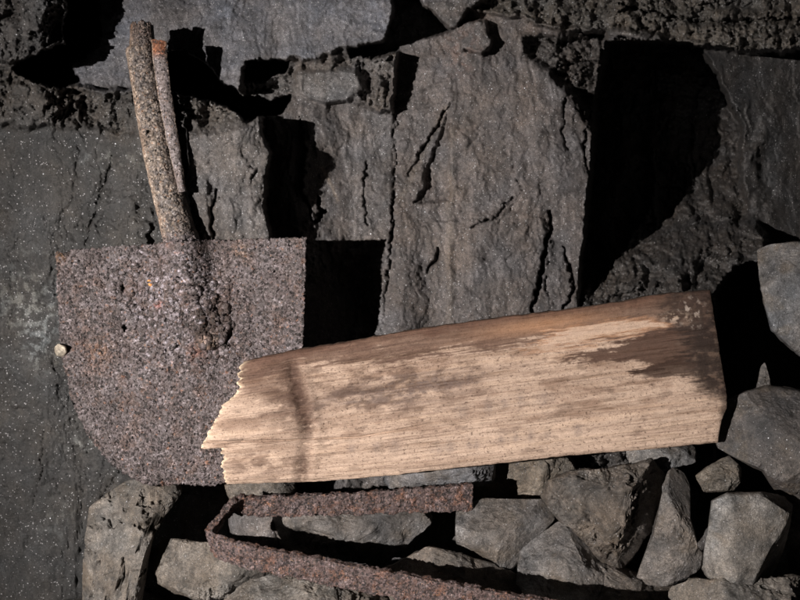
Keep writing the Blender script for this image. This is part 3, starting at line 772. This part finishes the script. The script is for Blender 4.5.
# ------------------------------------------------------------------ broken board
def build_board():
    nv, nu = 210, 620
    v = np.linspace(0, 1, nv)[:, None] + np.zeros((1, nu)); u = np.linspace(0, 1, nu)[None, :] + np.zeros((nv, 1))
    left = [(0, 243), (.04, 239), (.06, 241), (.10, 237), (.13, 240), (.16, 236.5), (.20, 240), (.24, 236), (.28, 231), (.33, 222), (.40, 219), (.48, 213), (.55, 208), (.60, 205), (.66, 200),
            (.685, 202), (.69, 222), (.73, 220.5), (.76, 224), (.80, 223), (.84, 221), (.88, 224), (.93, 223), (1, 226)]
    xl = interp(left, v) + 1.2 * perlin(P3(v * 60, v * 0, 1.5)) + 1.6 * perlin(P3(v * 24, v * 0, 4.5)) + 3.0 * np.maximum(perlin(P3(v * 75, v * 0, 14.5)), -.15)
    xr = interp([(0, 710.5), (.15, 714), (.4, 720), (.7, 727), (.78, 727), (.85, 722), (1, 718)], v) + .8 * perlin(P3(v * 30, v * 0, 9.5))
    x = xl + (xr - xl) * u
    yt = interp([(195, 372), (243, 362), (262, 357.5), (300, 349), (340, 343), (420, 329), (500, 317.5), (560, 310.5), (620, 302), (650, 296), (670, 293), (712, 290), (730, 289)], x)
    yb = interp([(195, 486), (225, 484), (300, 482.5), (360, 478.5), (440, 470), (520, 461), (570, 455.5), (650, 449), (718, 442.5), (730, 441)], x)
    yt = yt + 1.0 * fbm(P3(x / 14, x * 0, 3.3), 4, .6); yb = yb + .8 * fbm(P3(x / 18, x * 0, 6.3), 4, .6)
    y = yt + (yb - yt) * v
    d = interp([(195, .828), (726, .842)], x) + 0 * y
    # rounded long edges and the frayed end thins out
    ev = np.minimum(v, 1 - v) * 120
    d += 0.0035 * np.exp(-ev / 2.2) + .004 * np.exp(-(x - xl) / 7) + 0.002 * np.exp(-(xr - x) / 3)
    # grain relief along the length (s across the board)
    s = (y - yt) / (yb - yt) * 120
    d += 0.0010 * fbm(P3(x / 60, s / 4, 3.), 4, .6) + .0012 * fbm(P3(x / 90, s / 22, 8.), 3) + .0004 * fbm(P3(x / 14, s / 1.6, 8.), 3)
    # worn cross groove with a knife-like lip near the broken end
    gx = interp([(350, 290), (380, 295), (405, 302), (430, 308), (450, 305), (482, 300)], y)
    g = np.exp(-((x - gx) / 7.0) ** 2); gm = sstep(350, 372, y) * (1 - .45 * sstep(424, 440, y))
    d += .0036 * g * gm * (1 + .5 * fbm(P3(x / 8, y / 8, 5.), 3))
    d -= .0016 * np.exp(-((x - gx - 11) / 5.0) ** 2) * gm
    d += .003 * blob(x, y, 286, 378, 16, 20)
    # long split
    sp = interp([(195, 441.5), (225, 442), (290, 440), (360, 437), (430, 424), (520, 414), (730, 400)], x)
    d += .0035 * np.exp(-((y - sp) / .9) ** 2) * sstep(470, 380, x)
    d -= .0012 * sstep(-2, 2, sp - y) * sstep(400, 300, x)
    G = world(x, y, d)
    N = np.zeros_like(G); N[..., 1] = 1
    V, Fc, src, lay = solid(G, 0.020 + 0.002 * fbm(P3(x / 30, y / 30, 2.), 3), None, 6, N)
    # the sides bulge a little and are rough
    k = lay / 6.0
    V = V + np.stack([0 * k, 0 * k, 0.0012 * fbm(np.stack([V[:, 0] * 60, V[:, 1] * 300, V[:, 2] * 0], -1), 3)], -1) * (lay > 0)[:, None]
    # colour of the wood and its stains
    n1 = fbm(P3(x / 55, s / 13, 60.), 5, .6); n2 = fbm(P3(x / 22, s / 9, 61.), 5, .6); n3 = fbm(P3(x / 6, s / 4, 62.), 4, .6)
    pale = np.array((.46, .338, .262)); tan = np.array((.23, .148, .106)); brown = np.array((.066, .038, .028)); dark = np.array((.026, .017, .014)); grey = np.array((.16, .125, .115))
    T = np.zeros(x.shape + (3,)); T[:] = pale
    def lay_on(m, c, a=1.0):
        nonlocal T
        m = np.clip(m * a, 0, 1)[..., None]; T = T * (1 - m) + c * m
    lay_on(sstep(-.1, .5, n1) * sstep(108, 78, s + 14 * n2), tan, .75)
    lay_on(sstep(-.5, .3, n2) * blob(x, y, 385, 388, 115, 34, -.13), tan * .85, .8)
    # upper brown band: narrow at the left, wide at the right
    nl = fbm(P3(x / 70, s / 2.4, 64.), 5, .65)
    edge = 14 * nl + 4 * n3 + interp([(195, 30), (300, 16), (420, 22), (520, 26), (600, 30), (640, 36), (730, 42)], x) + 9 * n1
    lay_on(sstep(3.5, -3.5, s - edge), brown * 1.5, .86)
    lay_on(sstep(5, -4, s - 6 - 5 * n2), np.array((.10, .052, .036)), .85)
    # grey-brown smear in the middle left
    lay_on(sstep(-.1, .45, n2 + .4 * n3 + .9 * blob(x, y, 390, 388, 100, 24, -.14) - .55), brown, .6)
    lay_on(blob(x, y, 380, 398, 90, 16, -.16) * sstep(-.4, .3, n1), grey, .6)
    lay_on(blob(x, y, 420, 385, 70, 12, -.15) * sstep(-.3, .3, n3), grey, .6)
    lay_on(blob(x, y, 268, 378, 34, 16, -.1) * sstep(-.35, .25, n2 + .4 * n3), brown, .75)
    lay_on(sstep(-6, 6, sdist(x + 7 * n2, y + 6 * n3, [(246, 364), (292, 352), (300, 372), (312, 408), (300, 424), (286, 402), (262, 396), (240, 392)])), brown * 1.7, .62)
    lay_on(blob(x, y, 288, 400, 18, 42, .1) * sstep(-.4, .2, n2 + .1), brown, .7)
    lay_on(g * gm * sstep(-.5, .1, n3 + .1), brown, .95)
    lay_on(blob(x, y, 304, 414, 9, 20, -.25) * sstep(-.5, .2, n3), brown * .8, .8)
    lay_on(blob(x, y, 258, 464, 44, 15) * sstep(-.35, .2, n2 + .5 * n3), brown * 1.3, .75)
    lay_on(blob(x, y, 304, 468, 5, 16) * sstep(-.4, .2, n3), brown, .8)
    lay_on(sstep(.0, .5, fbm(P3(x / 150, s / 3.0, 66.), 5, .6)), tan, .32)
    lay_on(sstep(.22, .5, fbm(P3(x / 26, s / 9, 68.), 5, .65)), brown, .35)
    lay_on(sstep(.16, .34, fbm(P3(x / 170, s / 1.3, 69.), 4, .6)), brown * 1.6, .32)
    lay_on(sstep(.33, .42, fbm(P3(x / 2.6, s / 1.6, 72.), 3, .6)), brown, .7)
    # the dark wedge tapering to the left on the right half
    wedge = sdist(x + 8 * n2 + 24 * nl, y + 5 * n2 + 5 * nl + 2 * n3, [(545, 362), (610, 346), (650, 334), (700, 318), (712, 318), (712, 340), (700, 356), (668, 371), (632, 377), (648, 362), (600, 362)])
    lay_on(sstep(-1.8, 1.8, wedge), brown * 1.2, .95)
    w2 = sdist(x + 7 * n2 + 20 * nl, y + 4 * n2 + 4 * nl, [(632, 373), (668, 358), (700, 352), (706, 366), (685, 376), (655, 378)])
    lay_on(sstep(-1.5, 1.5, w2), brown * .7, .9)
    # pale tongue above the wedge, with a red rim
    tg = sdist(x + 6 * n2 + 24 * nl, y + 3 * n2 + 5 * nl, [(560, 330), (610, 322), (650, 319), (664, 326), (640, 332), (600, 338), (560, 350), (520, 352)])
    lay_on(sstep(-5, 1, tg), np.array((.40, .20, .10)), .6); lay_on(sstep(-2, 3, tg), pale, .85)
    # burnt, dirty right end
    re = sdist(x + 9 * n2 + 16 * nl, y + 8 * n3, [(668, 285), (750, 285), (750, 412), (728, 400), (706, 396), (690, 376), (684, 340), (668, 322), (660, 300)])
    lay_on(sstep(-7, 6, re) * (.75 + .25 * sstep(-.3, .2, n3)), dark * 1.2, .97)
    lay_on(sstep(-3, 5, sdist(x + 5 * n2, y + 6 * n3, [(694, 330), (708, 322), (720, 350), (722, 384), (708, 390), (696, 372)])), dark, .8)
    lay_on(sstep(718, 724, x + 3 * n2), dark * 1.6, .55)
    lay_on(sstep(-5, 4, re) * sstep(.1, .4, n2), np.array((.15, .10, .075)), .6)
    lay_on(blob(x, y, 691, 312, 12, 14) * sstep(.22, .34, fbm(P3(x / 6, y / 6, 77.), 4, .6)), np.array((.36, .30, .26)), .9)
    lay_on(blob(x, y, 676, 318, 14, 5) * sstep(-.1, .2, n3), np.array((.55, .42, .33)), .7)
    lay_on(blob(x, y, 600, 310, 90, 10, -.12) * sstep(-.3, .2, n3), brown * .8, .6)
    lay_on(blob(x, y, 540, 325, 60, 7, -.14), np.array((.45, .24, .13)), .5)
    # illegible grey print as rows of smudges along the lower half
    for gx0, off, wx_ in ((352, 0, 4), (377, 0, 4), (395, 0, 6), (437, 6, 6), (450, 4, 5), (470, 2, 3), (477, 4, 2.4), (501, 1, 4), (516, 0, 3), (531, -1, 4), (548, -3, 3), (578, -4, 4),
                          (463, -32, 8), (489, -34, 7), (505, -36, 5), (521, -38, 4), (545, -36, 8)):
        lay_on(blob(x + 2 * n3, y + 3 * n2, gx0, interp([(200, 460), (720, 424)], np.array(float(gx0))) + off, wx_, 7) * sstep(-.5, .1, n3), grey, .5)
    # fresh pale fibres at the broken end
    lay_on(np.exp(-(x - xl) / 2.2) * sstep(-.2, .2, n3 + .1), np.array((.72, .58, .42)), .9)
    T *= (1 + .16 * n3)[..., None]
    Tv = T.reshape(-1, 3)[src]
    side = (lay > 0)[:, None]
    Tv = np.where(side, Tv * .5 + np.array((.12, .085, .06)) * .5, Tv)
    o = link_mesh('broken_board', V, Fc, M_WOOD, colour=np.clip(Tv, .01, 1))
    tag(o, 'weathered pale board with a splintered left end and a dirty dark right end', 'board')
build_board()

# ------------------------------------------------------------------ bent iron strap
def build_strap():
    key = np.array([  # px, py of the strap's centre line, distance, half width (px), how far its width turns into depth
        (472, 497, .862, 13, .12), (430, 498.5, .858, 12, .12), (360, 503, .852, 10.5, .12), (300, 505, .846, 10, .12), (262, 506, .841, 10, .15), (243, 505, .837, 9.5, .35),
        (233, 505, .833, 10, .85), (222, 517, .824, 10, .97), (213, 529, .815, 10, .95), (210, 537, .808, 10, .75), (216, 545, .802, 10, .35), (228, 550, .797, 11, .2),
        (260, 558, .790, 12, .2), (310, 568, .782, 12.5, .2), (370, 580, .773, 13, .2), (440, 592, .762, 12.5, .2), (520, 607, .750, 12.5, .2), (600, 622, .740, 12.5, .2)])
    seg = np.r_[0, np.cumsum(np.hypot(np.diff(key[:, 0]), np.diff(key[:, 1])) + 1)]
    nv = 700
    s = np.linspace(0, seg[-1], nv)
    K = np.stack([np.interp(s, seg, key[:, i]) for i in range(5)], 1)
    for _ in range(6):
        K[1:-1] = (K[:-2] + 2 * K[1:-1] + K[2:]) / 4
    C = world(K[:, 0], K[:, 1], K[:, 2]); hw = K[:, 3] / F * K[:, 2]
    Tn = np.gradient(C, axis=0); Tn /= np.linalg.norm(Tn, axis=1)[:, None]
    # width direction: upright, leaning a touch so the upper rim of the lower leg shows
    up = np.stack([0 * s, -K[:, 4], np.sqrt(1 - np.clip(K[:, 4], 0, .99) ** 2)], -1)
    up = up - (up * Tn).sum(1)[:, None] * Tn * 0.9; up /= np.linalg.norm(up, axis=1)[:, None]
    N = np.cross(Tn, up); N /= np.linalg.norm(N, axis=1)[:, None]
    # rectangular ring, 60 points
    w = []
    th = 0.0026
    for q in np.linspace(-1, 1, 34): w.append((q, 1))
    for q in np.linspace(1, -1, 8)[1:-1]: w.append((1, q))
    for q in np.linspace(1, -1, 34): w.append((q, -1))
    for q in np.linspace(-1, 1, 8)[1:-1]: w.append((-1, q))
    w = np.array(w); nr = len(w)
    G = C[:, None] + up[:, None] * (w[None, :, 0:1] * hw[:, None, None]) + N[:, None] * (w[None, :, 1:2] * th)
    Q = G * 1000
    out = up[:, None] * w[None, :, 0:1] + N[:, None] * w[None, :, 1:2]
    G = G + out * (0.0012 * fbm(Q / 10, 3, .5) + .0005 * fbm(Q / 2.5 + 40, 3, .6) + .0010 * sstep(0, .06, fbm(Q / 9 + 9, 4, .6)))[..., None]
    # ragged rims
    G = G + up[:, None] * (np.abs(w[None, :, 0:1]) > .9) * np.sign(w[None, :, 0:1]) * (0.0016 * fbm(Q / 10 + 70, 4, .6) * .9)[..., None]
    # torn end
    tend = np.exp(-s / 5)[:, None, None]
    G = G + Tn[:, None] * tend * 0.004 * fbm(np.stack([Q[..., 2] / 5, Q[..., 2] * 0, Q[..., 2] * 0], -1), 3)[..., None]
    i = np.arange(nv - 1)[:, None] * nr + np.arange(nr)[None]; j = np.arange(nv - 1)[:, None] * nr + (np.arange(nr)[None] + 1) % nr
    Fc = np.stack([i.ravel(), j.ravel(), (j + nr).ravel(), (i + nr).ravel()], 1)
    V = G.reshape(-1, 3)
    # cap both ends with fans folded into quads
    caps = []; extra = []
    for e0 in (0, (nv - 1) * nr):
        ci = len(V) + len(extra); extra.append(V[e0:e0 + nr].mean(0))
        for a in range(0, nr, 2):
            q = [e0 + a, e0 + (a + 1) % nr, e0 + (a + 2) % nr, ci]
            caps.append(q if e0 else q[::-1])
    V = np.concatenate([V, np.array(extra)]); Fc = np.concatenate([Fc, np.array(caps)])
    T = np.ones(V.shape)
    q = V * 1000
    m = sstep(.05, .4, fbm(q / 13 + 5, 4, .6))[:, None] * .6; T = T * (1 - m) + np.array((1.5, 1.05, .7)) * m
    m = sstep(.1, .4, fbm(q / 9 + 25, 4, .6))[:, None] * .7; T = T * (1 - m) + np.array((1.5, 1.75, 1.9)) * m
    m = sstep(.15, .4, fbm(q / 5 + 45, 3, .6))[:, None] * .7; T = T * (1 - m) + np.array((.35, .35, .4)) * m
    o = link_mesh('iron_strap', V, Fc, M_STRAP, colour=T)
    import bmesh
    bm = bmesh.new(); bm.from_mesh(o.data); bmesh.ops.recalc_face_normals(bm, faces=bm.faces); bm.to_mesh(o.data); bm.free()
    tag(o, 'rusty red iron strap bent into a hairpin, lying on the stones under the board', 'iron strap')
build_strap()

# ------------------------------------------------------------------ camera, lamp, world
sc = bpy.context.scene
cam = bpy.data.cameras.new('camera'); co = bpy.data.objects.new('camera', cam); col.objects.link(co)
cam.sensor_width = 36; cam.lens = F / 800 * 36; cam.clip_start = .01; cam.clip_end = 50
co.location = (0, 0, 0); co.rotation_euler = (math.pi / 2, 0, 0); sc.camera = co

L = Vector((-0.95, -0.40, 0.0))
sp = bpy.data.lights.new('hand_lamp', 'SPOT'); so = bpy.data.objects.new('hand_lamp', sp); col.objects.link(so)
so.location = L
aim = Vector((0.07, .86, -.08))
so.rotation_euler = (aim - L).to_track_quat('-Z', 'Y').to_euler()
sp.energy = 230; sp.color = (1.0, .945, .90); sp.spot_size = math.radians(55); sp.spot_blend = 1.0; sp.shadow_soft_size = .007

w = bpy.data.worlds.new('World'); sc.world = w; w.use_nodes = True
w.node_tree.nodes['Background'].inputs['Color'].default_value = (.8, .9, 1, 1)
w.node_tree.nodes['Background'].inputs['Strength'].default_value = 0.0015
sc.view_settings.view_transform = 'Standard'; sc.view_settings.look = 'None'
sc.view_settings.exposure = 0; sc.view_settings.gamma = 1
